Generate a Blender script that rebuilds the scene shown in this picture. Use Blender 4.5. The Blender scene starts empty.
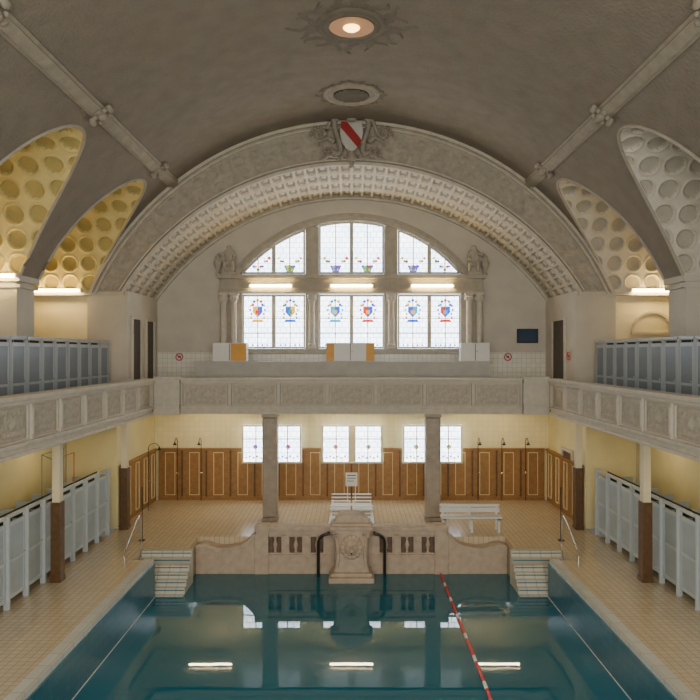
import bpy, bmesh, math, random, bisect
from mathutils import Vector, noise
random.seed(4)
S=bpy.context.scene
COL=S.collection
E=5.6
# ---------------------------------------------------------------- materials
def newmat(name):
    m=bpy.data.materials.new(name); m.use_nodes=True
    nt=m.node_tree; b=nt.nodes['Principled BSDF']; return m,nt,b
def mat(name,c,rough=.7,var=.12,vs=3.0,bump=0.0,bs=25.0,metal=0.0,c2=None):
    m,nt,b=newmat(name); N=nt.nodes; L=nt.links
    b.inputs['Roughness'].default_value=rough; b.inputs['Metallic'].default_value=metal
    tc=N.new('ShaderNodeTexCoord')
    n=N.new('ShaderNodeTexNoise'); n.inputs['Scale'].default_value=vs; n.inputs['Detail'].default_value=5
    L.new(tc.outputs['Object'],n.inputs['Vector'])
    r=N.new('ShaderNodeValToRGB')
    lo=tuple(x*(1-var) for x in c) if c2 is None else c2
    hi=tuple(min(1,x*(1+var)) for x in c) if c2 is None else c
    r.color_ramp.elements[0].position=.3; r.color_ramp.elements[1].position=.7
    r.color_ramp.elements[0].color=(*lo,1); r.color_ramp.elements[1].color=(*hi,1)
    L.new(n.outputs['Fac'],r.inputs['Fac']); L.new(r.outputs['Color'],b.inputs['Base Color'])
    if bump>0:
        n2=N.new('ShaderNodeTexNoise'); n2.inputs['Scale'].default_value=bs; n2.inputs['Detail'].default_value=4
        L.new(tc.outputs['Object'],n2.inputs['Vector'])
        bp=N.new('ShaderNodeBump'); bp.inputs['Strength'].default_value=bump; bp.inputs['Distance'].default_value=.05
        L.new(n2.outputs['Fac'],bp.inputs['Height']); L.new(bp.outputs['Normal'],b.inputs['Normal'])
    return m
def tilemat(name,c,grout,w,h,axes='XY',rough=.35,var=.1,mortar=.012,off=0.0):
    m,nt,b=newmat(name); N=nt.nodes; L=nt.links
    b.inputs['Roughness'].default_value=rough
    tc=N.new('ShaderNodeTexCoord'); sp=N.new('ShaderNodeSeparateXYZ'); cb=N.new('ShaderNodeCombineXYZ')
    L.new(tc.outputs['Object'],sp.inputs[0])
    L.new(sp.outputs[axes[0]],cb.inputs['X']); L.new(sp.outputs[axes[1]],cb.inputs['Y'])
    br=N.new('ShaderNodeTexBrick'); br.offset=off
    br.inputs['Scale'].default_value=1; br.inputs['Brick Width'].default_value=w; br.inputs['Row Height'].default_value=h
    br.inputs['Mortar Size'].default_value=mortar; br.inputs['Mortar Smooth'].default_value=.2
    br.inputs['Color1'].default_value=(*[x*(1-var) for x in c],1); br.inputs['Color2'].default_value=(*[min(1,x*(1+var)) for x in c],1)
    br.inputs['Mortar'].default_value=(*grout,1)
    L.new(cb.outputs[0],br.inputs['Vector']); L.new(br.outputs['Color'],b.inputs['Base Color'])
    return m
def emis(name,c,s):
    m,nt,b=newmat(name)
    b.inputs['Base Color'].default_value=(*c,1); b.inputs['Emission Color'].default_value=(*c,1)
    b.inputs['Emission Strength'].default_value=s
    n=nt.nodes.new('ShaderNodeTexNoise'); n.inputs['Scale'].default_value=2
    return m
def glassmat(name='leaded_daylit_glass',c1=(.66,.80,1),c2=(.92,.96,1),st=7.0):
    m,nt,b=newmat(name); N=nt.nodes; L=nt.links
    tc=N.new('ShaderNodeTexCoord'); sp=N.new('ShaderNodeSeparateXYZ'); cb=N.new('ShaderNodeCombineXYZ')
    L.new(tc.outputs['Object'],sp.inputs[0]); L.new(sp.outputs['X'],cb.inputs['X']); L.new(sp.outputs['Z'],cb.inputs['Y'])
    br=N.new('ShaderNodeTexBrick'); br.offset=0.5
    br.inputs['Scale'].default_value=1; br.inputs['Brick Width'].default_value=.24; br.inputs['Row Height'].default_value=.2
    br.inputs['Mortar Size'].default_value=.010
    br.inputs['Color1'].default_value=(*c1,1); br.inputs['Color2'].default_value=(*c2,1); br.inputs['Mortar'].default_value=(.22,.27,.32,1)
    L.new(cb.outputs[0],br.inputs['Vector'])
    L.new(br.outputs['Color'],b.inputs['Base Color']); L.new(br.outputs['Color'],b.inputs['Emission Color'])
    b.inputs['Emission Strength'].default_value=st; b.inputs['Roughness'].default_value=.2
    return m
def watermat():
    m=bpy.data.materials.new('pool_water'); m.use_nodes=True; nt=m.node_tree; N=nt.nodes; L=nt.links
    for n in list(N): N.remove(n)
    o=N.new('ShaderNodeOutputMaterial'); mx=N.new('ShaderNodeMixShader'); fr=N.new('ShaderNodeFresnel'); fr.inputs['IOR'].default_value=1.5
    tr=N.new('ShaderNodeBsdfTransparent'); tr.inputs['Color'].default_value=(.30,.70,.82,1)
    df=N.new('ShaderNodeBsdfDiffuse'); df.inputs['Color'].default_value=(.02,.215,.31,1)
    body=N.new('ShaderNodeMixShader'); body.inputs[0].default_value=.72
    gl=N.new('ShaderNodeBsdfGlossy'); gl.inputs['Roughness'].default_value=.008; gl.inputs['Color'].default_value=(1,1,1,1)
    tc=N.new('ShaderNodeTexCoord'); n=N.new('ShaderNodeTexNoise'); n.inputs['Scale'].default_value=1.4; n.inputs['Detail'].default_value=1
    L.new(tc.outputs['Object'],n.inputs['Vector'])
    bp=N.new('ShaderNodeBump'); bp.inputs['Strength'].default_value=.008; bp.inputs['Distance'].default_value=.08
    L.new(n.outputs['Fac'],bp.inputs['Height']); L.new(bp.outputs['Normal'],gl.inputs['Normal'])
    L.new(tr.outputs[0],body.inputs[1]); L.new(df.outputs[0],body.inputs[2])
    L.new(fr.outputs[0],mx.inputs[0]); L.new(body.outputs[0],mx.inputs[1]); L.new(gl.outputs[0],mx.inputs[2]); L.new(mx.outputs[0],o.inputs['Surface'])
    return m
PL=mat('vault_plaster',(.25,.215,.17),.9,.10,2.2,.6,14)
STU=mat('stucco',(.60,.55,.455),.85,.10,4,.3,30)
STUF=mat('stucco_face',(.44,.395,.32),.85,.12,5,.5,22)
STUFD=mat('stucco_face_recess',(.36,.32,.255),.85,.12,4,.3,30)
LEAF=mat('dark_stucco_leaves',(.19,.165,.13),.85,.12,4,.3,30)
OCH=mat('ochre_lampglow_vault',(.72,.61,.28),.85,.08,3,.2,30)  # ochre colour carries part of the warm lamplight on the left vaults
OCHD=mat('ochre_lampglow_recess_shade',(.48,.39,.15),.85,.10,3,.2,30)  # darker ochre paints shade into the round coffers, lamp tint included
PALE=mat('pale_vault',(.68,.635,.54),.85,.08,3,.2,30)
PALED=mat('pale_recess_shade',(.47,.435,.365),.85,.10,3,.2,30)  # darker copy of the vault colour puts shade into its coffers
WALLG=mat('lunette_plaster',(.60,.56,.48),.9,.06,1.5,.2,20)
CREAM=mat('cream_wall',(.76,.69,.50),.7,.06,1.5)
YEL=mat('yellow_wall',(.82,.72,.40),.6,.06,1.5)
YTILE=tilemat('yellow_wall_tile',(.82,.73,.44),(.68,.60,.36),.2,.2,'XZ',.3,.03,.006)
WTILE=tilemat('white_wall_tile',(.80,.78,.68),(.54,.52,.46),.18,.18,'XZ',.3,.04,.008)
DECK=tilemat('deck_tile',(.64,.53,.36),(.40,.32,.21),.155,.155,'XY',.22,.05,.009)
STEPT=tilemat('step_tile',(.66,.63,.53),(.42,.40,.34),.3,.3,'XY',.35,.04,.012)
COPE=tilemat('coping_tile',(.60,.60,.54),(.38,.40,.37),.3,.5,'XY',.3,.06,.012)
POOLT=tilemat('pool_tile',(.22,.60,.72),(.12,.42,.55),.4,.4,'XY',.4,.06,.02)
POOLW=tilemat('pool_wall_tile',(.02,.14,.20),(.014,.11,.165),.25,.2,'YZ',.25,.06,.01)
STONE=mat('parapet_stone',(.60,.55,.465),.8,.08,5,.3,40)
STONED=mat('relief_stone_shaded',(.50,.45,.37),.85,.14,9,.3,40)  # darker than the parapet stone, painting shade into the recessed panels
COLM=mat('column_marble',(.36,.30,.235),.4,.12,6)
FST=mat('fountain_stone',(.55,.43,.32),.7,.15,5,.3,30)
FSTD=mat('fountain_stone_recess_shade',(.20,.14,.095),.8,.2,5,.3,30)  # dark copy of the stone, painted shade behind the wall openings
WOOD=mat('brown_wood',(.32,.165,.050),.4,.15,7)
WOODD=mat('dark_wood',(.13,.068,.028),.45,.25,7)
TRIMW=mat('painted_trim',(.74,.62,.36),.5,.05)
CABW=mat('cabin_frame',(.52,.58,.60),.4,.06)
CABD=mat('cabin_door_blue',(.40,.47,.51),.4,.08)
CABU=mat('upper_door_grey_blue',(.145,.175,.20),.35,.1)
CABUF=mat('upper_cabin_frame',(.36,.40,.42),.4,.08)
DARK=mat('dark_interior',(.035,.032,.03),.8,.1)
DOORD=mat('doorway_brown',(.07,.055,.042),.6,.2)
IRON=mat('dark_iron',(.03,.028,.028),.4,.1,metal=.4)
CHROME=mat('chrome',(.7,.7,.7),.2,.03,metal=1)
WHITE=mat('white_paint',(.75,.75,.72),.4,.03)
SHW=mat('shield_white',(.56,.54,.49),.6,.08)
GREYP=mat('grey_concrete',(.48,.48,.45),.8,.08)
ORG=mat('orange_panel',(.72,.36,.05),.5,.08)
RED=mat('red_plastic',(.62,.03,.03),.4,.05)
REDP=mat('red_paint',(.36,.02,.02),.6,.1)
GREEN=mat('green_paint',(.08,.3,.15),.5,.1)
NAVY=mat('screen_navy',(.03,.06,.12),.2,.1)
GLASS=glassmat(); WATER=watermat()
TUBE=emis('warm_tube',(1,.70,.25),44); TUBEU=emis('under_tube',(1,.83,.50),48); TUBEC=emis('side_tube',(1,.78,.40),22)
BULB=emis('warm_bulb',(1,.55,.14),9)
GY=emis('stained_yellow',(1,.50,.01),1.5); GB=emis('stained_blue',(.01,.10,.80),1.5); GR=emis('stained_red',(.75,.02,.02),1.3); GG=emis('stained_green',(.02,.38,.18),1.1); GT=emis('stained_turquoise',(.01,.45,.75),1.5)
# ---------------------------------------------------------------- builder
class B:
    def __init__(s): s.v=[];s.f=[];s.m=[]
    def add(s,v,f,m=0):
        o=len(s.v); s.v+= [tuple(p) for p in v]; s.f+=[tuple(i+o for i in q) for q in f]; s.m+=[m]*len(f)
    def box(s,x0,x1,y0,y1,z0,z1,m=0):
        s.add([(x0,y0,z0),(x1,y0,z0),(x1,y1,z0),(x0,y1,z0),(x0,y0,z1),(x1,y0,z1),(x1,y1,z1),(x0,y1,z1)],
              [(0,3,2,1),(4,5,6,7),(0,1,5,4),(1,2,6,5),(2,3,7,6),(3,0,4,7)],m); return s
    def tube(s,pts,r,n=8,m=0):
        P=[Vector(p) for p in pts]; K=len(P); rs=r if isinstance(r,(list,tuple)) else [r]*K
        v=[];f=[]
        for i,p in enumerate(P):
            t=(P[min(i+1,K-1)]-P[max(i-1,0)]).normalized()
            a=Vector((0,0,1)) if abs(t.z)<.9 else Vector((1,0,0))
            u=t.cross(a).normalized(); w=t.cross(u)
            for k in range(n):
                g=2*math.pi*k/n; v.append(p+rs[i]*(math.cos(g)*u+math.sin(g)*w))
        for i in range(K-1):
            for k in range(n):
                f.append((i*n+k,i*n+(k+1)%n,(i+1)*n+(k+1)%n,(i+1)*n+k))
        f.append(tuple(range(n))); f.append(tuple(range((K-1)*n,K*n)))
        s.add(v,f,m); return s
    def lathe(s,c,prof,n=20,m=0,axis='z',flip=1):
        v=[];f=[]
        for r,h in prof:
            for k in range(n):
                g=2*math.pi*k/n; a,b=r*math.cos(g),r*math.sin(g)
                if axis=='z': v.append((c[0]+a,c[1]+b,c[2]+h))
                elif axis=='y': v.append((c[0]+a,c[1]+h,c[2]+b))
                else: v.append((c[0]+h,c[1]+a,c[2]+b))
        K=len(prof)
        for i in range(K-1):
            for k in range(n): f.append((i*n+k,i*n+(k+1)%n,(i+1)*n+(k+1)%n,(i+1)*n+k))
        f.append(tuple(range(n))); f.append(tuple(range((K-1)*n,K*n)))
        s.add(v,f,m); return s
    def sph(s,c,r,n=10,m=0):
        if not isinstance(r,(tuple,list)): r=(r,r,r)
        v=[];f=[];h=n//2+1
        for i in range(h+1):
            a=math.pi*i/h
            for k in range(n):
                g=2*math.pi*k/n; v.append((c[0]+r[0]*math.sin(a)*math.cos(g),c[1]+r[1]*math.sin(a)*math.sin(g),c[2]+r[2]*math.cos(a)))
        for i in range(h):
            for k in range(n): f.append((i*n+k,i*n+(k+1)%n,(i+1)*n+(k+1)%n,(i+1)*n+k))
        s.add(v,f,m); return s
    def grid(s,fn,nu,nv,mf=None):
        v=[fn(i/nu,j/nv) for i in range(nu+1) for j in range(nv+1)]
        o=len(s.v); s.v+=[tuple(p) for p in v]
        for i in range(nu):
            for j in range(nv):
                s.f.append((o+i*(nv+1)+j,o+(i+1)*(nv+1)+j,o+(i+1)*(nv+1)+j+1,o+i*(nv+1)+j+1))
                s.m.append(mf((i+.5)/nu,(j+.5)/nv) if mf else 0)
        return s
    def prism(s,poly,y0,y1,m=0):   # poly in XZ
        n=len(poly)
        s.add([(x,y0,z) for x,z in poly]+[(x,y1,z) for x,z in poly],
              [tuple(range(n)),tuple(range(2*n-1,n-1,-1))]+[(i,i+n,(i+1)%n+n,(i+1)%n) for i in range(n)],m); return s
    def loop(s,poly,w,y0,y1,m=0):  # frame following a polygon in XZ
        n=len(poly); cx=sum(p[0] for p in poly)/n; cz=sum(p[1] for p in poly)/n
        q=[]
        for i in range(n):
            p=Vector(poly[i]); a=(p-Vector(poly[i-1])).normalized(); b=(Vector(poly[(i+1)%n])-p).normalized()
            na=Vector((a.y,-a.x)); nb=Vector((b.y,-b.x)); nn=(na+nb)
            if nn.length<1e-6: nn=na
            nn.normalize(); k=min(2.0,1/max(.3,nn.dot(na)))
            c=Vector((cx,cz))
            if na.dot(p-c)<0 and nb.dot(p-c)<0: k=-k
            q.append(p+nn*w*k)
        o=[(x,y0,z) for x,z in poly]+[(p.x,y0,p.y) for p in q]+[(x,y1,z) for x,z in poly]+[(p.x,y1,p.y) for p in q]
        f=[]
        for i in range(n):
            j=(i+1)%n
            f+=[(i,j,n+j,n+i),(2*n+i,3*n+i,3*n+j,2*n+j),(i,2*n+i,2*n+j,j),(n+i,n+j,3*n+j,3*n+i)]
        s.add(o,f,m); return s
    def arc(s,R0,R1,zc,a,y0,y1,n=64,m=0):
        v=[];f=[]
        for i in range(n+1):
            t=-a+2*a*i/n; sn,cs=math.sin(t),math.cos(t)
            v+=[(R0*sn,y0,zc+R0*cs),(R1*sn,y0,zc+R1*cs),(R1*sn,y1,zc+R1*cs),(R0*sn,y1,zc+R0*cs)]
        for i in range(n):
            for k in range(4): f.append((4*i+k,4*i+(k+1)%4,4*i+4+(k+1)%4,4*i+4+k))
        f+=[(0,1,2,3),(4*n,4*n+1,4*n+2,4*n+3)]
        s.add(v,f,m); return s
def setp(o,label=None,cat=None,kind=None,group=None):
    if label:o['label']=label
    if cat:o['category']=cat
    if kind:o['kind']=kind
    if group:o['group']=group
def mk(name,b,mats,parent=None,loc=(0,0,0),rot=(0,0,0),smooth=False,bevel=0,**k):
    me=bpy.data.meshes.new(name); me.from_pydata(b.v,[],b.f); me.update()
    if not isinstance(mats,(list,tuple)): mats=[mats]
    for x in mats: me.materials.append(x)
    for p,mi in zip(me.polygons,b.m): p.material_index=mi; p.use_smooth=smooth
    bm=bmesh.new(); bm.from_mesh(me); bmesh.ops.recalc_face_normals(bm,faces=bm.faces); bm.to_mesh(me); bm.free()
    if smooth:
        try: me.set_sharp_from_angle(angle=math.radians(40))
        except Exception: pass
    o=bpy.data.objects.new(name,me); COL.objects.link(o); o.location=loc; o.rotation_euler=rot
    if parent:o.parent=parent
    if bevel:
        md=o.modifiers.new('bevel','BEVEL'); md.width=bevel; md.segments=2; md.limit_method='ANGLE'
    setp(o,**k); return o
def empty(name,loc=(0,0,0),rot=(0,0,0),**k):
    o=bpy.data.objects.new(name,None); o.empty_display_size=.2; COL.objects.link(o); o.location=loc; o.rotation_euler=rot; setp(o,**k); return o
def copy(o,parent=None,loc=None,rot=None,label=None):
    c=o.copy(); COL.objects.link(c)
    if parent:c.parent=parent
    if loc is not None:c.location=loc
    if rot is not None:c.rotation_euler=rot
    if label:c['label']=label
    for ch in [x for x in list(bpy.data.objects) if x.parent==o]: copy(ch,c)
    return c
def struct(name,b,mats,label,cat,**k): return mk(name,b,mats,label=label,cat=cat,kind='structure',**k)
# ---------------------------------------------------------------- dimensions
YF=23.2; YB=26.7; ZV=3.8; RV=9.4; ZS=7.6; RISE=3.2; XO=10.8
RF=8.85; ZF=3.0; RS=9.12; ZSC=2.4      # front and back circle of the great arch
BAYS=[(6.4,1.9),(11.3,1.9),(16.2,1.9),(21.1,1.9)]
def zlim(y):
    for c,h in BAYS:
        if abs(y-c)<h: return ZS+RISE*math.sqrt(1-((y-c)/h)**2)
    return ZS
b=B()
ys=[]; y=-1.5
edges=sorted([c-h for c,h in BAYS]+[c+h for c,h in BAYS])
while y<23.0:
    ys.append(y); y+=.12
for e in edges: ys+= [e-.001,e+.001,e+.02,e-.02,e+.05,e-.05]
ys=sorted(set([round(v,4) for v in ys if v<=23.0]+[23.0]))
NT=56
for i,yy in enumerate(ys):
    zl=zlim(yy); a=math.acos((zl-ZV)/RV)
    for j in range(NT+1):
        t=-a+2*a*j/NT; b.v.append((RV*math.sin(t),yy,ZV+RV*math.cos(t)))
for i in range(len(ys)-1):
    for j in range(NT):
        b.f.append((i*(NT+1)+j,(i+1)*(NT+1)+j,(i+1)*(NT+1)+j+1,i*(NT+1)+j+1)); b.m.append(0)
struct('ceiling',b,PL,'rough grey-brown plaster barrel vault over the pool hall','ceiling',smooth=True)
def arctab(h,n=400):
    T=[0];px=h;pz=0
    for i in range(1,n+1):
        p=math.pi*i/n; x=h*math.cos(p); z=RISE*math.sin(p); T.append(T[-1]+math.hypot(x-px,z-pz)); px,pz=x,z
    return T
TAB=arctab(1.9); LT=TAB[-1]
def phi_of(s):
    s=max(0,min(LT,s)); i=min(len(TAB)-2,max(0,bisect.bisect_left(TAB,s)-1)); return math.pi*(i+(s-TAB[i])/(TAB[i+1]-TAB[i]))/(len(TAB)-1)
NV=13; CELL=LT/NV
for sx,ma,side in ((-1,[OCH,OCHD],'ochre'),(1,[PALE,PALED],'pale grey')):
    for c,h in BAYS[1:]:
        def geo(u,v):
            ph=phi_of(u*LT)
            x0=math.sqrt(max(0,RV**2-(ZS+RISE*math.sin(ph)-ZV)**2))
            return ph,x0+(XO-x0)*v
        def circ(u,v):
            ph,x=geo(u,v)
            cu=(u*NV)%1-.5
            cv=((XO-x)/CELL)%1-.5
            if x < math.sqrt(max(0,RV**2-(ZS+RISE*math.sin(ph)-ZV)**2))+.06: return 9
            return math.hypot(cu,cv)
        def fn(u,v):
            d=circ(u,v); ph,x=geo(u,v)
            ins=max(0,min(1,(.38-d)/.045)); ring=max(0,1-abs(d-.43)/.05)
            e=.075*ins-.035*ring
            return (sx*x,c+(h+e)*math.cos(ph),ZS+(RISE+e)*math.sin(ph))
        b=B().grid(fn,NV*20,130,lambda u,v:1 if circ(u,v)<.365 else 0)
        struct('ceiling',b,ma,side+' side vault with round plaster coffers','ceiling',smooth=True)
        b=B(); pts=[]
        for i in range(41):
            ph=math.pi*i/40; z=ZS+RISE*math.sin(ph); pts.append((sx*(math.sqrt(RV**2-(z-ZV)**2)-.02),c+h*math.cos(ph),z))
        b.tube(pts,.04,6)
        struct('trim_1',b,STUF,'plaster rib edging the opening of a side vault','trim',smooth=True)
# arch: splay face and soffit
aO=math.acos((ZS-ZV)/RV); aF=math.acos((ZS-ZF)/RF); aI=math.acos((ZS-ZSC)/RS)
NC=40
def splay(u,v):
    t=-1+2*u
    o=Vector((RV*math.sin(aO*t),22.98,ZV+RV*math.cos(aO*t))); i=Vector((RF*math.sin(aF*t),YF,ZF+RF*math.cos(aF*t)))
    p=o.lerp(i,v); vv=(v-.16)/.72
    if 0<vv<1:
        cu=abs((u*NC)%1-.5); cv=abs((vv*2)%1-.5); d=(cu**4+cv**4)**.25
        p.y+=.04*max(0,min(1,(.42-d)/.14))
        r=math.hypot(cu,cv)
        if r<.30: p.y-=.06*math.sqrt(1-(r/.30)**2)
        p.y-=.045*noise.noise(Vector((abs(p.x)*6,7,p.z*6)))
    return p
b=B().grid(splay,NC*12,44)
struct('wall_arch',b,[STUF],'rough stucco face of the great arch in soft shallow relief','wall',smooth=True)
NS=46;NRW=4
def soff(u,v):
    t=-1+2*u
    cu=abs((u*NS)%1-.5); cv=abs((v*NRW)%1-.5); d=(cu**4+cv**4)**.25
    e=.10*max(0,min(1,(.40-d)/.10))
    if d<.2: e-=.05*(1-(d/.2)**2)
    a=aF+(aI-aF)*v; R=RF+(RS-RF)*v+e; zc=ZF+(ZSC-ZF)*v
    return (R*math.sin(a*t),YF+(YB-YF)*v,zc+R*math.cos(a*t))
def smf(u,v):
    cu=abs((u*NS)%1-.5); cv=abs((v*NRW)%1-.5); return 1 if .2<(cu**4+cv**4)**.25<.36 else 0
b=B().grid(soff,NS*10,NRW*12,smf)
struct('ceiling',b,[STU,mat('soffit_recess_shade',(.38,.34,.27),.85,.1,4)],'coffered pale stucco soffit of the great arch','ceiling',smooth=True)  # recess faces coloured darker to paint shade into the soffit coffers
for R,zc,a,y0,y1,w in ((RV-.10,ZV,aO,22.88,23.05,.11),(RV-.22,ZV,aO*.997,22.94,23.05,.05),(RF-.04,ZF,aF,23.1,23.24,.10),(RF+.10,ZF,aF,23.06,23.2,.05),(RS-.08,ZSC,aI,YB-.14,YB,.08)):
    struct('trim_2',B().arc(R,R+w,zc,a,y0,y1,96),STU,'curved stucco moulding of the great arch','trim')
# back wall
N=60
poly=[(-7.4,3.85),(7.4,3.85)]+[( (RS+.2)*math.sin(aI*(1-2*i/N)), ZSC+(RS+.2)*math.cos(aI*(1-2*i/N))) for i in range(N+1)]
struct('wall_back',B().prism(poly,YB,YB+.3),WALLG,'grey plaster lunette wall around the great window','wall')
struct('wall_back',B().box(-7.4,7.4,YB-.03,YB-.001,3.85,5.62),WTILE,'white glazed tile dado on the gallery wall','wall')
struct('trim_3',B().box(-7.4,7.4,YB-.1,YB-.001,5.62,5.72),STONE,'stone string course above the tile dado','trim')
struct('wall_back',B().box(-7.5,7.5,YB,YB+.3,0,3.85),YTILE,'yellow tiled wall under the rear gallery','wall')
ZW=-1.0; YD=21.35; YS=20.15; YE=18.95; XP=5.36
for sx in (-1,1):
    side='left' if sx<0 else 'right'
    def bx(x0,x1,*a):
        x0,x1=sorted((sx*x0,sx*x1)); return B().box(x0,x1,*a)
    struct('wall_'+side,bx(7.4,7.7,YF,YB,3.85,ZS+.05),WALLG,'grey plaster wall beside the rear gallery','wall')
    struct('wall_'+side,bx(7.7,XO,YF+.1,YF+.3,3.85,ZS+.4),CREAM,'cream wall closing the side gallery','wall')
    struct('trim_4',bx(7.50,XO,YF-.2,YF+.1,ZS-.10,ZS+.02),STU,'stucco cornice at the springing of the arch','trim')
    struct('trim_4',bx(7.38,8.7,YF-.15,YF+.1,3.85,ZS-.10),WALLG,'plain plaster pier carrying the great arch','trim')
    struct('wall_'+side,bx(XO,XO+.2,-1.5,YF+.3,3.6,11),CREAM,'cream outer wall of the side gallery','wall')
    struct('wall_'+side,bx(9.1,9.3,-1.5,22.3,0,3.6),YEL,'yellow painted wall behind the changing cabins','wall')
    struct('wall_'+side,bx(7.5,9.1,22.35,YB,0,3.6),YEL,'yellow wall beside the rear pool deck','wall')
    struct('floor',bx(6.62,XO,-1.5,YF+.1,3.62,3.85),DECK,'tiled side gallery floor','floor')
    struct('floor',bx(XP+.25,9.1,-1.5,YE,-2.6,0),DECK,'beige tiled deck beside the pool','floor')
    struct('floor',bx(6.02,9.1,YE,YD,-2.6,0),DECK,'beige tiled deck beside the pool steps','floor')
    struct('floor',bx(4.68,6.02,YS,YD,-2.6,0),DECK,'beige tiled landing above the pool steps','floor')
    struct('trim_5',bx(XP,XP+.25,-1.5,YE,-2.6,.02),[COPE],'pale tiled coping along the pool edge','trim')
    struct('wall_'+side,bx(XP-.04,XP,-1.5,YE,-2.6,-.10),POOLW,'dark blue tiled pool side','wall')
    struct('trim_6',bx(XP-.055,XP-.04,-1.5,YE,ZW-.02,ZW+.010),WHITE,'pale overflow lip at the water line','trim')
    for c in (8.85,13.75,18.65):
        b=bx(8.68,XO,c-.5,c+.5,3.85,ZS-.14)
        x0,x1=sorted((sx*8.58,sx*XO)); b.box(x0,x1,c-.58,c+.58,ZS-.14,ZS+.02); b.box(x0,x1,c-.54,c+.54,ZS-.3,ZS-.22)
        struct('wall_pier',b,WALLG,'plaster pier with moulded cap between side vaults','wall')
struct('floor',B().box(-7.4,7.4,YF+.2,YB,3.62,3.85),DECK,'tiled rear gallery floor','floor')
struct('floor',B().box(-7.5,7.5,YD,YB,-2.6,0),DECK,'beige tiled deck behind the fountain wall','floor')
struct('floor',B().box(-6.0,6.0,-1.5,YD,-2.8,-2.6),POOLT,'turquoise tiled pool bottom','floor')
XW=XP-.055
mk('pool_water',B().box(-XW,XW,-1.5,YE,ZW-.002,ZW).box(-6.0,6.0,YE,YD,ZW-.002,ZW),WATER,label='calm blue-teal pool water reflecting the windows',cat='water',kind='structure')
b=B()
pol=[(10.0+.62*math.cos(math.pi*i/20),6.3+.62*math.sin(math.pi*i/20)) for i in range(21)]
b.loop(pol[::-1],.08,YF+.03,YF+.1)
struct('trim_7',b,STU,'small round-headed plaster niche frame','trim')
# longitudinal beams
for sx in (-1,1):
    a=math.radians(38.4)*sx
    b=B()
    def P(da,dr,y): 
        r=RV-dr; t=a+da; return (r*math.sin(t),y,ZV+r*math.cos(t))
    prof=[(-.020,-.02),(-.020,.07),(-.012,.07),(-.012,.13),(.012,.13),(.012,.07),(.020,.07),(.020,-.02)]
    n=len(prof)
    b.add([P(d,r,-1.5) for d,r in prof]+[P(d,r,22.95) for d,r in prof],[tuple(range(n)),tuple(range(n,2*n))]+[(i,(i+1)%n,(i+1)%n+n,i+n) for i in range(n)])
    struct('trim_8',b,STUFD,'moulded plaster beam running along the vault','trim')
    for c,h in BAYS[1:]:
        b=B()
        b.sph(P(0,.13,c),(.12,.20,.12),10); b.sph(P(0,.17,c),(.07,.1,.08),8)
        for s2 in (-1,1):
            b.sph(P(.026*s2,.08,c),(.09,.16,.1),8); b.sph(P(0,.12,c+.27*s2),(.09,.1,.07),8); b.sph(P(.014*s2,.12,c+.16*s2),(.06,.06,.06),8); b.sph(P(-.014*s2,.12,c+.16*s2),(.06,.06,.06),8)
        mk('trim_10',b,STUFD,smooth=True,label='carved stucco boss on the vault beam',cat='ornament',kind='structure')
# ceiling roundels
def roundel(y,lit):
    r=empty('ceiling_lamp' if lit else 'ceiling_vent',(0,y,13.2),label=('round ceiling lamp glowing orange in a leafy stucco rosette' if lit else 'unlit round ceiling vent in a plain stucco ring'),cat='ceiling lamp' if lit else 'ceiling vent')
    zz=lambda x:-RV+math.sqrt(RV*RV-x*x)
    b=B(); n=20
    for i in range(n):
        sc=1.0 if lit else .35
        g=2*math.pi*i/n; L_=sc*(.74 if i%5==0 else (.52 if i%2 else .60))
        m_=12; P_=[]
        for k in range(m_+1):
            t=k/m_; gg=g+.10*math.sin(t*5+i*2.1); rr=.80+L_*t; wd=(.13-.04*t)*math.sqrt(max(.02,math.sin(math.pi*min(1,.25+t*.74))))*(1+.3*math.cos(t*20))
            for s_ in (-1,0,1):
                x=rr*math.cos(gg)-s_*wd*math.sin(gg); y_=rr*math.sin(gg)+s_*wd*math.cos(gg)
                P_.append((x,y_,zz(x)-.008-(.028 if s_==0 else 0)))
        f=[]
        for k in range(m_):
            for s_ in (0,1): a_=3*k+s_; f.append((a_,a_+1,a_+4,a_+3))
        b.add(P_,f)
    mk('stucco_rosette',b,LEAF,parent=r,smooth=True)
    b=B().lathe((0,0,-.10),[(.84,.14),(.84,.05),(.79,.01),(.74,.01),(.68,.05),(.66,.03),(.58,.02),(.52,.06),(.5,.13)],32)
    mk('ring_frame',b,LEAF if lit else STUFD,parent=r,smooth=True)
    if lit:
        mk('reflector',B().lathe((0,0,-.07),[(.52,.0),(.36,.05),(.34,.09)],28),emis('amber_reflector_glow',(.36,.15,.02),.4),parent=r,smooth=True)  # reflector emission stands in for the bulb's light falling on it
        mk('bulb',B().lathe((0,0,-.09),[(.02,-.05),(.13,-.04),(.19,0),(.19,.06)],20),BULB,parent=r,smooth=True)
    else:
        mk('vent_plate',B().lathe((0,0,-.07),[(.52,.0),(.50,.03)],28),DARK,parent=r)
        b=B()
        for i in range(-4,5): w=math.sqrt(max(0,.5**2-(i*.11)**2)); b.box(-w,w,i*.11-.02,i*.11+.02,-.10,-.07)
        mk('grille',b,LEAF,parent=r)
    return r
roundel(16.2,True); roundel(20.5,False)
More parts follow.
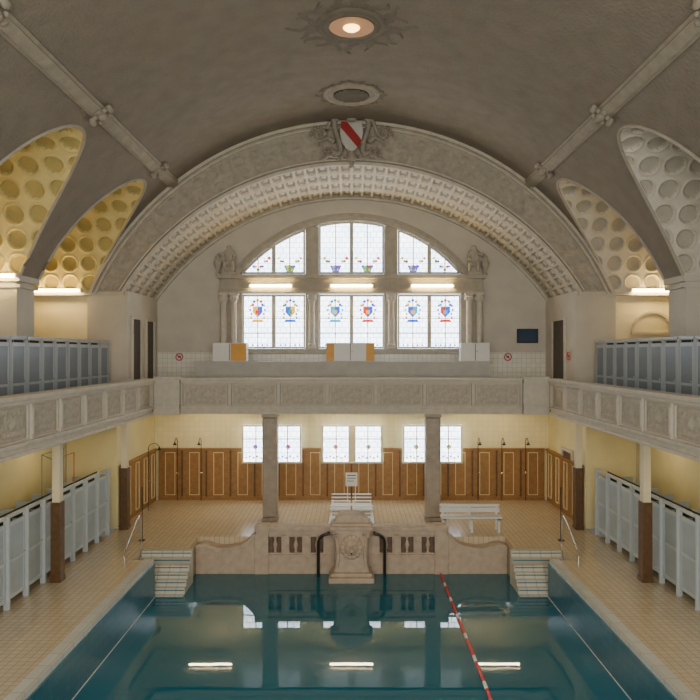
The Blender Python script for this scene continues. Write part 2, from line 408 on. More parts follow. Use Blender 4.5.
# ---------------------------------------------------------------- crest
cr=empty('coat_of_arms',(0,22.85,12.6),label='stucco cartouche with white shield crossed by a red band',cat='coat of arms')
b=B()
def shield(s,x0=0,z0=0):
    pts=[(-.36,.5),(0,.44),(.36,.5),(.40,.1),(.34,-.2),(.18,-.42),(0,-.55),(-.18,-.42),(-.34,-.2),(-.40,.1)]
    return [(x*s+x0,z*s+z0) for x,z in pts]
mk('shield',B().prism(shield(.95,0,.03),-.22,-.05),SHW,parent=cr,bevel=.03,label='white shield')
mk('red_band',B().prism([(-.33,.49),(-.15,.48),(.33,-.12),(.25,-.30),(.19,-.34),(-.36,.30)],-.245,-.2),REDP,parent=cr,label='red diagonal band')
for sx in (-1,1):
    for k in range(26):
        t=k/25; an=-1.9+3.4*t
        b.sph((sx*(.46+.10*math.sin(an*2)),-.08,.05+.60*math.sin(an)*.95),(.09,.10,.085),8)
    pts=[(sx*(.55+.5*t+.05*math.sin(9*t)),-.1,-.15+.75*t-.9*t*t) for t in [i/14 for i in range(15)]]
    b.tube(pts,[.085-.004*i for i in range(15)],8)
    pts=[(sx*(.5+.42*t),-.1,.35+.25*math.sin(5*t)) for t in [i/10 for i in range(11)]]; b.tube(pts,.06,8)
    for k in range(16):
        t=k/15; g=t*7; r=.26*(1-t*.8); b.sph((sx*(1.05+r*math.cos(g)),-.08,.12+r*math.sin(g)),(.06,.07,.06),7)
    for k in range(12):
        t=k/11; g=t*6; r=.2*(1-t*.8); b.sph((sx*(.72+r*math.cos(g)),-.10,-.5+r*math.sin(g)),(.055,.07,.055),7)
    for k in range(9): b.sph((sx*(.3+.08*k),-.08,-.62-.05*math.sin(k)),(.065,.08,.07),7)
b.sph((0,-.14,-.62),(.14,.12,.2)); b.sph((0,-.14,-.86),(.08,.09,.15)); b.sph((0,-.12,.60),(.18,.1,.09))
mk('cartouche',b,mat('cartouche_stucco',(.36,.32,.26),.85,.15,6,.3,30),parent=cr,smooth=True)
# ---------------------------------------------------------------- great window
ZA=5.22; RA=5.36; YG=YB-.08
def ztop(x): return ZA+math.sqrt(RA**2-x*x)
def dot(b,x,z,r,y0,y1,m,n=6): b.prism([(x+r*math.cos(q*2*math.pi/n),z+r*math.sin(q*2*math.pi/n)) for q in range(n)],y0,y1,m)
wi=0
for (x0,x1) in ((-4.13,-1.76),(-1.23,1.23),(1.76,4.13)):
    cx=(x0+x1)/2
    root=empty('window_1',(cx,YG,8.6),label='arched upper leaded window with small stained glass garlands',cat='window',kind='structure')
    top=[(x1-(x1-x0)*i/12) for i in range(13)]
    zb=8.6
    pl=[(x0-cx,0),(x1-cx,0)]+[(x-cx,max(.06,ztop(x)-zb)) for x in top]
    mk('glass',B().prism(pl,-.02,.02),GLASS,parent=root)
    b=B().loop(pl,-.07,-.12,.0)
    h=ztop(cx)-zb; b.box(-.07,.07,-.16,0,0,h)
    for q in (-.6,.6):
        b.box(q-.02,q+.02,-.06,0,0,max(.1,ztop(cx+q)-zb))
    mk('mullion',b,STONE,parent=root)
    b=B()
    rr=random.Random(int(cx*10))
    for s in (-.6,.6):
        for k in range(11):
            x=s-.42+.084*k; z=.42+.18*math.cos(k*.63)-.08*(k%2); 
            if ztop(cx+x)-zb<z+.1: continue
            dot(b,x,z,rr.uniform(.045,.07),-.04,-.021,(k*3)%4)
        if ztop(cx+s)-zb>.7:
            b.prism([(s-.13,.08),(s+.13,.08),(s+.18,.24),(s,.36),(s-.18,.24)],-.04,-.021,(1 if s<0 else 3))
            for q in (-.08,.08): b.prism([(s+q-.04,.12),(s+q+.04,.12),(s+q,.23)],-.05,-.04,0)
    mk('stained_glass',b,[GY,GB,GR,GG],parent=root)
    root=empty('window_2',(cx,YG,5.78),label='tall leaded window with colourful stained glass emblems',cat='window',kind='structure')
    w=(x1-x0)/2; H=2.02
    pl=[(-w,0),(w,0),(w,H),(-w,H)]
    mk('glass',B().prism(pl,-.02,.02),GLASS,parent=root)
    b=B().loop(pl,-.06,-.12,0); b.box(-.07,.07,-.16,0,0,H)
    for q in (-.62,.62): b.box(q-.015,q+.015,-.05,0,0,H)
    b.box(-w,w,-.05,0,.55,.58); b.box(-w,w,-.05,0,1.12,1.15)
    mk('mullion',b,STONE,parent=root)
    for k,s in enumerate((-.62,.62)):
        b=B(); cols=[(0,1,2),(1,0,3),(4,1,0),(2,1,0),(1,4,0),(2,1,4)][(wi+k)%6]
        z=1.47; q=1.4
        b.prism([(s-.13*q,z+.08*q),(s+.13*q,z+.08*q),(s+.13*q,z-.08*q),(s,z-.22*q),(s-.13*q,z-.08*q)],-.04,-.021,cols[1])
        b.prism([(s-.13*q,z+.08*q),(s,z+.08*q),(s,z-.22*q),(s-.13*q,z-.08*q)],-.05,-.04,cols[0])
        b.prism([(s-.05*q,z-.02*q),(s+.05*q,z-.02*q),(s+.05*q,z-.12*q),(s-.05*q,z-.12*q)],-.06,-.05,cols[2])
        for g in range(5):
            a=math.pi*g/4; dot(b,s+.13*q*math.cos(a),z+.13*q+.12*q*math.sin(a),.062,-.045,-.021,cols[(g+1)%3])
        for e in (-1,1):
            for g in range(4): dot(b,s+e*(.18+.02*math.sin(g*2))*q,z+(.10-.11*g)*q,.048,-.045,-.021,cols[g%3])
        b.prism([(s-.24,z-.48),(s+.24,z-.48),(s+.18,z-.38),(s-.18,z-.38)],-.05,-.021,cols[0])
        for g in range(5): 
            x=s-.36+.18*g; b.prism([(x-.045,.08),(x+.045,.08),(x,.20)],-.04,-.021,[1,3,0][g%3])
        mk('stained_glass',b,[GY,GB,GR,GG,GT],parent=root)
    wi+=2
b=B()
aa=math.asin(4.3/RA)
b.arc(RA+.02,RA+.2,ZA,aa,YB-.3,YB,60); b.arc(RA+.2,RA+.32,ZA,aa*.99,YB-.2,YB,60)
b.box(-5.05,5.05,YB-.42,YB,8.40,8.56); b.box(-4.95,4.95,YB-.32,YB,7.98,8.40); b.box(-5.0,5.0,YB-.38,YB,7.86,7.98)
b.box(-5.05,5.05,YB-.45,YB,5.56,5.76)
for x in (-1.49,1.49):
    b.box(x-.25,x+.25,YB-.2,YB,5.76,7.86); b.box(x-.25,x+.25,YB-.22,YB,8.56,ztop(abs(x))+.02)
for sx in (-1,1): 
    b.box(*sorted((sx*4.15,sx*4.98)),YB-.2,YB,5.76,7.86)
WST=mat('window_surround_stone',(.44,.40,.33),.85,.12,5,.3,40)
struct('trim_9',b,WST,'stone surround and entablature of the great window','trim',bevel=.02)
def wcol(x,first=[None]):
    if first[0] is None:
        r=empty('column',(x,YB-.4,5.76),label='small round stone column with carved capital beside the window',cat='column',group='columns of the great window')
        mk('shaft',B().lathe((0,0,0),[(.115,.24),(.12,.6),(.125,1.0),(.105,1.75)],16),STONE,parent=r,smooth=True)
        bb=B().box(-.16,.16,-.16,.16,0,.12); bb.lathe((0,0,0),[(.15,.12),(.16,.16),(.13,.2),(.14,.24)],16); mk('base',bb,STONE,parent=r)
        bb=B().lathe((0,0,0),[(.11,1.72),(.13,1.75),(.12,1.8),(.18,2.02)],12); bb.box(-.18,.18,-.18,.18,2.02,2.1)
        for k in range(8): g=k*math.pi/4; bb.sph((.14*math.cos(g),.14*math.sin(g),1.9),(.045,.045,.09),6)
        mk('capital',bb,STONE,parent=r); first[0]=r; return r
    return copy(first[0],loc=(x,YB-.4,5.76))
for x in (-4.80,-4.42,-1.49,1.49,4.42,4.80): wcol(x)
def statue(sx):
    r=empty('statue',(sx*4.62,YB-.25,8.56),label='pale stone seated cherub beside an urn above the window cornice',cat='statue',group='cherubs above the window cornice')
    V=[(0,0,.42),(0,0,.62),(0,-.01,.86),(0,-.01,.97),(0,-.02,1.12),
       (sx*.14,0,.84),(sx*.27,-.05,.72),(sx*.36,-.08,.82),(-sx*.14,0,.84),(-sx*.22,-.1,.62),(-sx*.12,-.2,.5),
       (.11,-.05,.38),(.14,-.16,.4),(.15,-.16,.1),(-.11,-.05,.38),(-.16,-.16,.42),(-.2,-.14,.1)]
    R=[.16,.15,.13,.07,.13,.08,.06,.05,.08,.06,.05,.1,.085,.05,.1,.085,.05]
    Ed=[(0,1),(1,2),(2,3),(3,4),(2,5),(5,6),(6,7),(2,8),(8,9),(9,10),(0,11),(11,12),(12,13),(0,14),(14,15),(15,16)]
    me=bpy.data.meshes.new('figure'); me.from_pydata(V,Ed,[]); me.materials.append(WST)
    o=bpy.data.objects.new('figure',me); COL.objects.link(o); o.parent=r
    md=o.modifiers.new('skin','SKIN'); 
    for i,rr in enumerate(R): me.skin_vertices[0].data[i].radius=(rr,rr)
    me.skin_vertices[0].data[0].use_root=True
    o.modifiers.new('sub','SUBSURF').levels=2
    mk('rock_seat',B().box(-.26,.26,-.16,.2,0,.1).sph((0,.05,.2),(.24,.18,.2),10),WST,parent=r,smooth=True)
    mk('urn',B().lathe((sx*.42,0,0),[(.1,0),(.1,.05),(.05,.1),(.06,.16),(.15,.35),(.17,.48),(.09,.6),(.12,.66),(.05,.72),(.02,.8)],14),WST,parent=r,smooth=True)
statue(-1); statue(1)
# ---------------------------------------------------------------- fluorescent lamps
def lamp(loc,rot=(0,0,0),L_=1.6,tm=TUBE,label='lit fluorescent tube lamp glowing warm yellow on the cornice',hang=0,tr=.05):
    r=empty('fluorescent_lamp',loc,rot,label=label,cat='lamp',group='fluorescent tube lamps')
    if hang:
        b=B().box(-L_/2,L_/2,-.05,.05,.03,.07)
        for s in (-1,1): b.box(s*(L_/2)-.03,s*(L_/2)+.03,-.04,.04,-.04,.07)
    else:
        b=B().box(-L_/2,L_/2,.03,.11,-.0,.07)
        for s in (-1,1): b.box(s*(L_/2)-.03,s*(L_/2)+.03,-.05,.1,-.04,.06)
    mk('housing',b,WHITE,parent=r)
    mk('tube',B().lathe((0,-.03 if not hang else 0,0),[(tr*.9,-L_/2+.03),(tr,-L_/2+.05),(tr,L_/2-.05),(tr*.9,L_/2-.03)],10,axis='x'),tm,parent=r,smooth=True)
    return r
for x in (-3.03,0,3.03): lamp((x,YB-.43,8.12))
lamp((-9.68,YF-.31,7.64),L_=1.65,label='lit fluorescent tube lamp on the side gallery end wall'); lamp((9.9,YF-.31,7.64),L_=1.5,label='lit fluorescent tube lamp on the side gallery end wall')
lamp((-9.35,17.95,7.58),L_=1.5,label='lit fluorescent tube lamp on a side gallery pier')
lamp((-9.9,13.05,7.58),L_=1.5,label='lit fluorescent tube lamp on a side gallery pier'); lamp((9.9,13.05,7.58),L_=1.5,label='lit fluorescent tube lamp on a side gallery pier')
for x in (-5.05,0,5.25): lamp((x,25.1,3.55),tm=TUBEU,hang=1,L_=1.6,tr=.035,label='fluorescent tube lamp under the rear gallery')
for sx in (-1,1):
    for y in (14.6,19.6): lamp((sx*8.2,y,3.55),rot=(0,0,math.pi/2),tm=TUBEC,hang=1,L_=1.5,label='fluorescent tube lamp above the changing cabins')
# ---------------------------------------------------------------- gallery parapets
def reliefmesh(w,h):
    def fn(u,v):
        x=(u-.5)*w; z=(v-.5)*h
        e=0
        if .03<u<.97 and .07<v<.93:
            n1=noise.noise(Vector((abs(x)*9,z*9,3.1))); n2=noise.noise(Vector((abs(x)*15,z*15,8.1)))
            r=math.hypot(x,z)
            e=.036*(1-min(1,abs(n1)*5))+.014*max(0,n2*2)
            if r<.12: e=.034+.016*math.cos(r*16)
        return (x,-e,z)
    b=B().grid(fn,max(8,int(w/.028)),max(6,int(h/.028)))
    me=bpy.data.meshes.new('relief_panel'); me.from_pydata(b.v,[],b.f); me.materials.append(STONED)
    for p in me.polygons: p.use_smooth=True
    bm=bmesh.new(); bm.from_mesh(me); 
    for f in bm.faces:
        if f.normal.y>0: f.normal_flip()
    bm.to_mesh(me); bm.free()
    return me
def parapet(L_,loc,rot,npan,label,corner=0):
    r=empty('gallery_parapet',loc,rot,label=label,cat='balustrade')
    b=B().box(0,L_,-.10,.27,1.10,1.2); b.box(0,L_,-.05,.24,1.02,1.10); mk('coping',b,STONE,parent=r,bevel=.015)
    b=B().box(0,L_,0,.2,0,.26); b.box(0,L_,-.08,.2,.20,.28); b.box(0,L_,-.04,.2,0,.08); mk('base_moulding',b,STONE,parent=r,bevel=.01)
    mk('backing',B().box(0,L_,.06,.2,.26,1.02),STONED,parent=r)
    x0=corner; pitch=(L_-2*corner)/npan; w=pitch-.16
    rm=reliefmesh(w-.10,.62)
    fb=B().box(-w/2,w/2,0.02,.08,.28,.32); fb.box(-w/2,w/2,0.02,.08,.98,1.02); fb.box(-w/2,-w/2+.04,0.02,.08,.32,.98); fb.box(w/2-.04,w/2,0.02,.08,.32,.98)
    fo=None; po=None
    for i in range(npan):
        cx=x0+pitch*(i+.5)
        p=bpy.data.objects.new('relief_panel',rm); COL.objects.link(p); p.parent=r; p.location=(cx,.058,.65)
        if fo is None: fo=mk('panel_frame',fb,STONE,parent=r,loc=(cx,0,0))
        else: c=fo.copy(); COL.objects.link(c); c.parent=r; c.location=(cx,0,0)
    for i in range(npan+1):
        cx=x0+pitch*i
        if po is None:
            pb=B().box(-.055,.055,-.02,.06,.28,1.02)
            for q in (-.028,.028): pb.box(q-.01,q+.01,-.032,-.02,.38,.92)
            po=mk('post',pb,STONE,parent=r,loc=(cx,0,0))
        else: c=po.copy(); COL.objects.link(c); c.parent=r; c.location=(cx,0,0)
    if corner:
        for s in (0,1):
            a=0 if s==0 else L_-corner
            b=B().box(a,a+corner,-.22,.1,.0,1.16); b.box(a,a+corner,-.28,.1,1.04,1.25); b.box(a,a+corner,-.27,.1,.2,.32)
            b.box(a+.14,a+corner-.14,-.25,-.2,.42,.95)
            mk('corner_pedestal',b,STONE,parent=r,bevel=.01)
    return r
parapet(13.0,(-6.5,YF,3.57),(0,0,0),7,'carved stone parapet of the rear gallery with relief panels',corner=.85)
parapet(24.3,(6.5,YF-.38,3.57),(0,0,-math.pi/2),17,'long carved stone parapet of the side gallery above blue cabins')
parapet(24.3,(-6.5,YF-.38-24.3,3.57),(0,0,math.pi/2),17,'long carved stone parapet of the side gallery above blue cabins')
# ---------------------------------------------------------------- lower columns
def lcol(x,lab):
    r=empty('pillar',(x,YF+.32,0),label=lab,cat='pillar',group='marble pillars carrying the rear gallery')
    mk('base',B().box(-.27,.27,-.27,.27,0,.12),COLM,parent=r,bevel=.01)
    mk('shaft',B().box(-.25,.25,-.25,.25,.12,3.45),COLM,parent=r,bevel=.05)
    mk('capital',B().box(-.27,.27,-.27,.27,3.45,3.61),COLM,parent=r,bevel=.02)
for x in (-2.72,2.72): lcol(x,'slender square brown marble pillar carrying the rear gallery')
def spil(x,y):
    r=empty('post',(x,y,0),label='gallery post with brown wooden lower casing and cream upper shaft',cat='post',group='side gallery posts')
    mk('casing',B().box(-.12,.12,-.14,.14,0,1.95).box(-.14,.14,-.16,.16,0,.12),WOODD,parent=r,bevel=.01)
    mk('shaft',B().box(-.09,.09,-.11,.11,1.95,3.61),CREAM,parent=r)
for sx in (-1,1):
    spil(sx*7.22,17.2); spil(sx*7.22,22.3)
# ---------------------------------------------------------------- cabins
def cabin(W,H,doorm,framem,label,group,name,depth=1.1,proj=.0,gap=.3,low=.18):
    r=empty(name,(0,0,0),label=label,cat='cabin',group=group)
    b=B(); h2=W/2-.003
    for s in (-1,1): b.box(*[-depth,-.04],*sorted((s*h2,s*(h2-.02))),.1,H-.25,1); b.box(-.07,proj,*sorted((s*h2,s*(h2-.032))),0,H)
    b.box(-.07,.0,-h2,h2,H-.07,H)
    mk('body',b,[framem,doorm],parent=r)
    w=W/2-.07; hh=H-.07-low-gap
    d=mk('door',B().box(-.03,0,-w,w,0,hh),doorm,parent=r,loc=(-.02,0,low))
    pb=B()
    pb.box(0,.012,-w,-w+.05,0,hh);pb.box(0,.012,w-.05,w,0,hh);pb.box(0,.012,-w,w,0,.09);pb.box(0,.012,-w,w,hh-.09,hh);pb.box(0,.012,-w,w,.8,.86)
    mk('door_frame',pb,framem,parent=d)
    mk('knob',B().sph((.03,w-.05,.9),.022,8),CHROME,parent=d,smooth=True)
    mk('interior_shade_panel',B().box(-.34,-.32,-h2+.02,h2-.02,.1,H-.08),DARK,parent=r)  # near-black sheet stands in for the shade inside the cabin
    return r
g=cabin(.9,2.04,CABD,CABW,'pale grey-blue changing cabin with closed door on pool deck','ground floor changing cabins','changing_cabin',proj=.05,gap=.10)
ysg=[13.0+.9*i for i in range(10)]
g.location=(-7.5,ysg[0],0)
for y in ysg[1:]: copy(g,loc=(-7.5,y,0))
for y in ysg: copy(g,loc=(7.55,y,0),rot=(0,0,math.pi))
g=cabin(.8,2.15,CABU,CABUF,'grey-blue changing cabin with dark door on gallery','gallery changing cabins','changing_cabin',.8,gap=.08)
g.location=(-7.85,14.9,3.85)
for i in range(1,10): copy(g,loc=(-7.85,14.9+.82*i,3.85))
for i in range(10): copy(g,loc=(7.9,14.9+.82*i,3.85),rot=(0,0,math.pi))
def door(n,x,y,z,w,h,sx,leaf=DOORD):
    r=empty('door_%d'%n,(x,y,z),(0,0,0 if sx<0 else math.pi),label='dark doorway with pale frame in the side wall',cat='door',kind='structure')
    mk('leaf',B().box(0,.02,-w/2,w/2,0,h).box(.02,.035,-w/2+.1,w/2-.1,.2,h*.45).box(.02,.035,-w/2+.1,w/2-.1,h*.5,h-.15),leaf,parent=r)
    mk('frame',B().box(0,.08,-w/2-.1,-w/2,0,h+.1).box(0,.08,w/2,w/2+.1,0,h+.1).box(0,.08,-w/2,w/2,h,h+.1),STONE,parent=r)
door(1,-7.4,24.0,3.85,.9,2.9,-1); door(2,-7.4,25.6,3.85,.9,2.9,-1); door(3,7.4,24.9,3.85,1.4,2.9,1); door(4,7.5,24.2,0,1.0,2.2,1,WOODD)
# ---------------------------------------------------------------- wainscots and lower windows
w=empty('wainscot',(0,YB-.002,0),label='brown wood wainscot with cream framed panels on rear wall',cat='wainscot')
b=B().box(-7.35,7.35,-.05,0,0,1.95); b.box(-7.35,7.35,-.1,0,1.9,1.98); b.box(-7.35,7.35,-.08,0,0,.15); mk('boarding',b,WOOD,parent=w)
fr=None
x=-6.9
while x<7.1:
    if fr is None:
        fr=mk('framed_panel',B().loop([(-.17,.22),(.17,.22),(.17,1.8),(-.17,1.8)],.022,-.085,-.05),[TRIMW],parent=w,loc=(x,0,0))
        st=mk('dark_stile',B().box(-.03,.03,-.09,-.05,.15,1.9),WOODD,parent=w,loc=(x+.46,0,0))
    else:
        c=fr.copy();COL.objects.link(c);c.parent=w;c.location=(x,0,0)
        if x+.46<7.3: c=st.copy();COL.objects.link(c);c.parent=w;c.location=(x+.46,0,0)
    x+=.92
for sx in (-1,1):
    w=empty('wainscot',(sx*7.47,YB-.12,0),(0,0,math.pi/2*(-sx)),label='brown wood wainscot with cream framed panels on side wall',cat='wainscot')
    s=1 if sx>0 else -1
    b=B(); x0,x1=sorted((0,s*4.0)); b.box(x0,x1,-.05,0,0,1.95); b.box(x0,x1,-.1,0,1.9,1.98); mk('boarding',b,WOOD,parent=w)
    for k in range(4):
        c=fr.copy();COL.objects.link(c);c.parent=w;c.location=(s*(.45+.95*k),0,0)
for wn,(x0,x1) in enumerate(((-4.15,-1.9),(-1.13,1.17),(1.95,4.2))):
    cx=(x0+x1)/2; hw=(x1-x0)/2
    root=empty('window_3',(cx,YB-.12,1.42),label='wide double sash window with leaded panes and coloured glass bits',cat='window',kind='structure')
    pl=[(-hw,0),(hw,0),(hw,1.45),(-hw,1.45)]
    mk('glass',B().prism(pl,-.02,.02),GLASS,parent=root)
    b=B().loop(pl,-.06,-.08,.1); b.box(-.14,.14,-.06,0,0,1.45)
    for q in (-.6,.6): b.box(q-.02,q+.02,-.04,0,0,1.45)
    b.box(-hw,hw,-.04,0,.9,.94)
    mk('sash',b,CREAM,parent=root)
    b=B()
    for s in (-.62,.62):
        for g in range(6): dot(b,s-.35+.14*g,.20+.06*(g%2),.04,-.03,-.021,(g+wn)%4)
        dot(b,s,.62,.09,-.03,-.021,(wn+1)%4,8); dot(b,s,.62,.045,-.036,-.03,(wn+2)%4,8)
    mk('stained_glass',b,[GY,GB,GR,GG],parent=root)
def shower(loc,rot=0):
    r=empty('shower',loc,(0,0,rot),label='dark metal shower pipe with curved arm and head',cat='shower',group='showers along the walls')
    pts=[(0,0,0),(0,0,2.2)]+[(0,-.2+.2*math.cos(a),2.2+.2*math.sin(a)) for a in [i*math.pi/8 for i in range(1,8)]]
    mk('pipe',B().tube(pts,.012,8),IRON,parent=r,smooth=True)
    mk('shower_head',B().lathe((0,-.39,2.18),[(.02,.1),(.03,.05),(.07,0),(.07,-.02)],12),IRON,parent=r,smooth=True)
    mk('valve',B().sph((0,-.03,1.05),.04,8).tube([(-.1,-.04,1.05),(.1,-.04,1.05)],.01,6),CHROME,parent=r)
    return r
s0=shower((-6.6,YB-.16,0))
for x in (-5.7,4.8,5.7,6.6): copy(s0,loc=(x,YB-.16,0))
copy(s0,loc=(-7.2,24.8,0),rot=(0,0,math.pi/2))
# ---------------------------------------------------------------- fountain wall
YP=21.12
f=empty('fountain_wall',(0,YP,ZW),label='beige stone parapet wall with carved openings at pool end',cat='fountain wall')
def topz(x):
    ax=abs(x)
    if ax<2.85: return 1.41
    if ax<3.45: 
        t=(ax-2.85)/.6; return .78+.45*(1-math.sin(t*math.pi/2))
    if ax<4.2: return .78-.06*math.sin((ax-3.45)/.75*math.pi)
    return .78+.06*math.sin((ax-4.2)/.45*math.pi)
mk('parapet_core',B().box(-.5,.5,-.2,.2,-.6,1.41),FST,parent=f)
for sx in (-1,1):
    n=30; xs=[2.85+(4.66-2.85)*i/n for i in range(n+1)]
    pl=[(sx*x,topz(x+.0001)) for x in xs]+[(sx*4.66,-.6),(sx*2.85,-.6)]
    b=B().prism(pl,-.2,.2)
    b2=B()
    for i in range(n):
        x0,x1=xs[i],xs[i+1]
        b2.add([(sx*x0,-.24,topz(x0+.0001)-.03),(sx*x1,-.24,topz(x1-.0001)-.03),(sx*x1,.22,topz(x1-.0001)-.03),(sx*x0,.22,topz(x0+.0001)-.03),
                (sx*x0,-.24,topz(x0+.0001)+.05),(sx*x1,-.24,topz(x1-.0001)+.05),(sx*x1,.22,topz(x1-.0001)+.05),(sx*x0,.22,topz(x0+.0001)+.05)],[(0,3,2,1),(4,5,6,7),(0,1,5,4),(1,2,6,5),(2,3,7,6),(3,0,4,7)])
    mk('wing',b,FST,parent=f); mk('wing_coping',b2,FST,parent=f)
    b=B()
    X0,X1=sorted((sx*.5,sx*2.85))
    b.box(X0,X1,-.2,.2,-.6,.55); b.box(X0,X1,-.23,.22,.50,.58); b.box(X0,X1,-.2,.2,1.14,1.29)
    for c0,c1 in ((.5,.80),(1.26,1.44),(1.90,2.08),(2.50,2.85)):
        a,c=sorted((sx*c0,sx*c1)); b.box(a,c,-.2,.2,.55,1.18)
    mk('parapet',b,FST,parent=f,bevel=.012)
    b=B().box(X0,X1,-.26,.23,1.29,1.41); mk('coping',b,FST,parent=f,bevel=.02)
    b=B().box(*sorted((sx*2.48,sx*2.90)),-.24,.22,-.6,1.44); mk('pier',b,FST,parent=f,bevel=.02)
    for cc in (1.03,1.67,2.29):
        c0=sx*cc
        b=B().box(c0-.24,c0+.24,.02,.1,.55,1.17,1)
        b.loop([(c0-.19,.62),(c0+.19,.62),(c0+.19,1.10),(c0-.19,1.10)],.05,-.17,-.05)
        b.lathe((c0,-.09,.56),[(.035,0),(.05,.06),(.03,.12),(.075,.28),(.03,.44),(.05,.5),(.035,.58)],10)
        mk('carved_panel',b,[FST,FSTD],parent=f,smooth=False)
p=empty('fountain',(0,20.46,ZW),label='stone fountain pedestal with rounded cap and lion mask',cat='fountain')
b=B().box(-.66,.66,-.42,.36,-.6,.14); b.box(-.6,.6,-.36,.36,.14,.26); mk('base',b,FST,parent=p,bevel=.04)
pl=[(-.52,.26),(.52,.26),(.46,.5),(.45,1.1),(.56,1.50),(-.56,1.50),(-.45,1.1),(-.46,.5)]
mk('body',B().prism(pl,-.28,.34),FST,parent=p,bevel=.03)
b=B().box(-.62,.62,-.36,.36,1.50,1.60); b.box(-.57,.57,-.32,.34,1.60,1.69)
pl=[(.5*math.cos(a),1.69+.26*math.sin(a)) for a in [math.pi*i/16 for i in range(17)]]; b.prism(pl,-.26,.32)
mk('cap',b,FST,parent=p,bevel=.02)
for sx in (-1,1):
    b=B()
    b.tube([(sx*(.40+.10*math.cos(a)*(1-i/26)),-.30,1.30+.14*math.sin(a)*(1-i/26)) for i,a in enumerate([k*.45 for k in range(22)])],.035,6)
    b.tube([(sx*.42,-.3,1.2),(sx*.38,-.32,.8),(sx*.42,-.3,.4)],.05,8)
    mk('scroll',b,FST,parent=p,smooth=True)
b=B().sph((0,-.3,1.0),(.22,.14,.25),14)
for k in range(14): g=2*math.pi*k/14; b.sph((.25*math.cos(g),-.28,1.0+.28*math.sin(g)),(.09,.08,.09),8)
for c_,r_ in (((0,-.44,.94),(.09,.08,.08)),((-.09,-.4,1.08),(.05,.05,.04)),((.09,-.4,1.08),(.05,.05,.04)),((0,-.45,1.02),(.04,.06,.09)),((-.17,-.33,1.19),(.06,.05,.06)),((.17,-.33,1.19),(.06,.05,.06)),((0,-.4,.84),(.08,.07,.04))): b.sph(c_,r_)
mk('lion_mask',b,FST,parent=p,smooth=True)
mk('spout',B().tube([(0,-.42,.89),(0,-.56,.88)],.025,8),IRON,parent=p)
for sx in (-1,1):
    pts=[(sx*.0,.14,1.25)]+[(sx*(.02+.28*math.sin(a)),.0,.98+.27*math.cos(a)) for a in [i*math.pi/12 for i in range(7)]]+[(sx*.30,0,.5),(sx*.30,0,-.3)]
    mk('handrail',B().tube(pts,.045,8),IRON,loc=(sx*.68,20.68,ZW),smooth=True,label='dark curved metal handrail beside the fountain pedestal',cat='handrail',group='dark handrails beside the fountain')
# ---------------------------------------------------------------- pool steps
def steps(sx):
    b=B(); n=7
    for i in range(n):
        b.box(*sorted((sx*4.56,sx*6.0)),YS-.17*(i+1),YS-.17*i,-2.55,-.155*(i+1)+.10)
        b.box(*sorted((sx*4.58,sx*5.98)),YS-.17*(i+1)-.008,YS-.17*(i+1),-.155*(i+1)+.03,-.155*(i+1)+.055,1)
    mk('pool_steps',b,[STEPT,POOLW],label='beige tiled steps leading down into the pool',cat='steps',group='tiled pool steps')
    mk('grab_rail',B().tube([(sx*6.1,20.3,0),(sx*6.1,20.3,.8),(sx*6.1,20.15,.92),(sx*6.1,19.9,.85),(sx*6.1,18.9,.3),(sx*6.1,18.8,.15),(sx*6.1,18.8,0)],.014,8),CHROME,smooth=True,label='slim metal grab rail beside the pool steps',cat='handrail',group='grab rails at the pool steps')
    mk('pole',B().tube([(sx*6.25,20.9,0),(sx*6.25,20.9,1.6)],.015,8).box(sx*6.25-.08,sx*6.25+.08,20.82,20.98,0,.03),IRON,label='thin dark pole standing on the deck by the steps',cat='pole',group='poles by the pool steps')
steps(-1); steps(1)
r=empty('lane_rope',(2.62,14,ZW+.02),label='red and white lane rope floating on the water',cat='lane rope')
pts=[(.09+.06*math.sin((y-8)*.35)-.018*(20.2-y),y-14,0) for y in [20.8-.4*i for i in range(34)]]
mk('cable',B().tube(pts,.010,6),WHITE,parent=r)
b=B()
for i in range(len(pts)-1):
    for k in range(4):
        t=(k+.5)/4; q=Vector(pts[i]).lerp(Vector(pts[i+1]),t); b.lathe((q.x,q.y,q.z),[(.02,-.045),(.038,-.035),(.038,.035),(.02,.045)],8,m=(1 if (i%3==2 and k<3) else 0),axis='y')
mk('float_string',b,[RED,WHITE],parent=r,kind='stuff')
# ---------------------------------------------------------------- deck furniture
def lounger(x,y,base=[None]):
    if base[0]: return copy(base[0],loc=(x,y,0))
    r=empty('sun_lounger',(x,y,0),label='low white slatted sun lounger on the rear deck',cat='lounger',group='white slatted loungers')
    b=B().box(-.33,-.28,-.95,.95,.22,.3).box(.28,.33,-.95,.95,.22,.3)
    mk('frame',b,WHITE,parent=r)
    for sx in (-.3,.3):
        for yy in (-.8,.8): mk('leg',B().box(sx-.03,sx+.03,yy-.03,yy+.03,0,.22),WHITE,parent=r)
    b=B(); n=9
    for i in range(n): yy=-.9+.21*i; z=.31+max(0,(yy-.2))*.35; b.box(-.34,.34,yy,yy+.12,z,z+.03)
    mk('slats',b,WHITE,parent=r); base[0]=r; return r
for x in (-.37,.37):
    for y in (22.35,24.3): lounger(x,y)
r=empty('notice_stand',(0,25.8,0),label='small white notice board standing behind the loungers',cat='notice board')
mk('stand',B().box(-.16,-.13,-.03,.0,0,.75).box(.13,.16,-.03,.0,0,.75).box(-.2,.2,-.15,.15,0,.03),WHITE,parent=r)
mk('board',B().box(-.22,.22,-.05,-.03,.7,1.2),WHITE,parent=r)
mk('printed_lines',B().box(-.16,.16,-.056,-.05,1.08,1.11).box(-.16,.16,-.056,-.05,.98,1.0).box(-.16,.08,-.056,-.05,.88,.9),NAVY,parent=r)
r=empty('bench',(3.75,22.0,0),label='long white slatted bench on the tiled deck',cat='bench')
b=B()
for i in range(4): b.box(-.95,.95,-.22+.11*i,-.13+.11*i,.44,.48)
mk('seat',b,WHITE,parent=r)
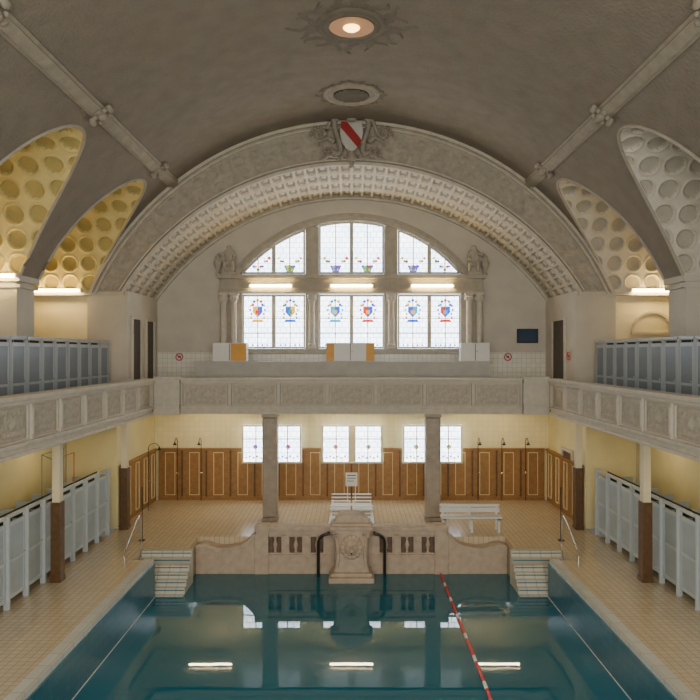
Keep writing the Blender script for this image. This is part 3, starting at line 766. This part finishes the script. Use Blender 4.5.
b=B().box(-.95,.95,.24,.27,.55,.68).box(-.95,.95,.24,.27,.72,.8); mk('backrest',b,WHITE,parent=r)
for x in (-.85,0,.85):
    mk('leg',B().box(x-.03,x+.03,-.2,-.15,0,.44).box(x-.03,x+.03,.2,.26,0,.8).box(x-.03,x+.03,-.2,.22,.38,.44),WHITE,parent=r)
r=empty('pipe_rack',(-7.75,18.2,1.80),label='thin red and green pipe frame standing on the cabins',cat='rack')
mk('red_pipe',B().tube([(0,0,0),(0,0,1.02),(0,1.35,1.02),(0,1.35,0)],.012,6),RED,parent=r)
mk('green_pipe',B().tube([(-.3,0,0),(-.3,0,1.15),(-.3,1.35,1.15),(-.3,1.35,0)],.012,6).tube([(-.3,0,1.15),(0,0,1.02)],.01,6),GREEN,parent=r)
mk('counter_wall',B().box(-5.55,4.95,24.9,25.5,3.85,5.22).box(-5.6,5.0,24.85,25.55,5.22,5.30),GREYP,label='long low grey concrete counter on rear gallery',cat='counter')
def cab(x0,x1,lab,ors,name='cabinet'):
    r=empty(name,((x0+x1)/2,25.2,5.302),label=lab,cat='cabinet'); w=(x1-x0)/2
    mk('body',B().box(-w,w,-.25,.25,0,.66),WHITE,parent=r,bevel=.01)
    for a,c in ors: mk('orange_panel',B().box(a,c,-.275,-.25,.02,.64),ORG,parent=r,label='orange panel')
    b=B().box(-.01,.01,-.262,-.25,.03,.63); mk('door_gap',b,DARK,parent=r)
    mk('knob',B().sph((.06,-.27,.35),.02,6),CHROME,parent=r)
cab(-4.95,-3.75,'white cabinet with orange door on the grey counter',[(.05,.6)])
cab(-.9,.82,'wide white cabinet with orange end panels on grey counter',[(-.86,-.58),(.56,.86)])
cab(3.9,4.93,'plain white cabinet on the grey counter',[])
def sign(loc,lab,rot=0):
    r=empty('sign',loc,(0,0,rot),label=lab,cat='sign',group='round prohibition signs')
    mk('plate',B().lathe((0,0,0),[(.15,-.0),(.15,-.02)],20,axis='y'),WHITE,parent=r)
    b=B().tube([(.13*math.cos(a),-.025,.13*math.sin(a)) for a in [i*math.pi/10 for i in range(21)]],.022,6)
    b.tube([(-.09,-.03,.09),(.09,-.03,-.09)],.016,6); mk('red_ring',b,RED,parent=r)
    mk('symbol',B().box(-.05,.05,-.026,-.02,-.03,.04),DARK,parent=r)
for x in (-6.55,5.95): sign((x,YB-.04,5.45),'round white prohibition sign with red ring and slash')
sign((7.38,23.75,5.5),'round white prohibition sign beside the dark doorway',-math.pi/2)
r=empty('screen',(6.7,YB-.04,6.25),label='dark blue framed display screen on the wall',cat='screen')
mk('frame',B().box(-.4,.4,-.04,0,-.27,.27),DARK,parent=r); mk('display',B().box(-.35,.35,-.05,-.04,-.22,.22),NAVY,parent=r)
# ---------------------------------------------------------------- lights
def area(loc,rot,sx,sy,e,c):
    l=bpy.data.lights.new('front_fill','AREA'); l.shape='RECTANGLE'; l.size=sx; l.size_y=sy; l.energy=e; l.color=c
    o=bpy.data.objects.new('front_fill',l); COL.objects.link(o); o.location=loc; o.rotation_euler=rot; return o
area((0,-1.3,6.0),(math.radians(88),0,0),14,6,1900,(1,.95,.86))  # unseen fill light added behind the camera to brighten the hall
w=bpy.data.worlds.new('world'); S.world=w; w.use_nodes=True
bg=w.node_tree.nodes['Background']; bg.inputs[0].default_value=(1,.96,.90,1); bg.inputs[1].default_value=.12
# ---------------------------------------------------------------- camera
cd=bpy.data.cameras.new('camera'); cam=bpy.data.objects.new('camera',cd); COL.objects.link(cam)
cam.location=(0,0,E); cam.rotation_euler=(math.radians(90),0,0); cd.lens=36; cd.sensor_width=36
cd.shift_x=-1.5/700; cd.shift_y=3/700; cd.clip_start=.05; cd.clip_end=200
S.camera=cam
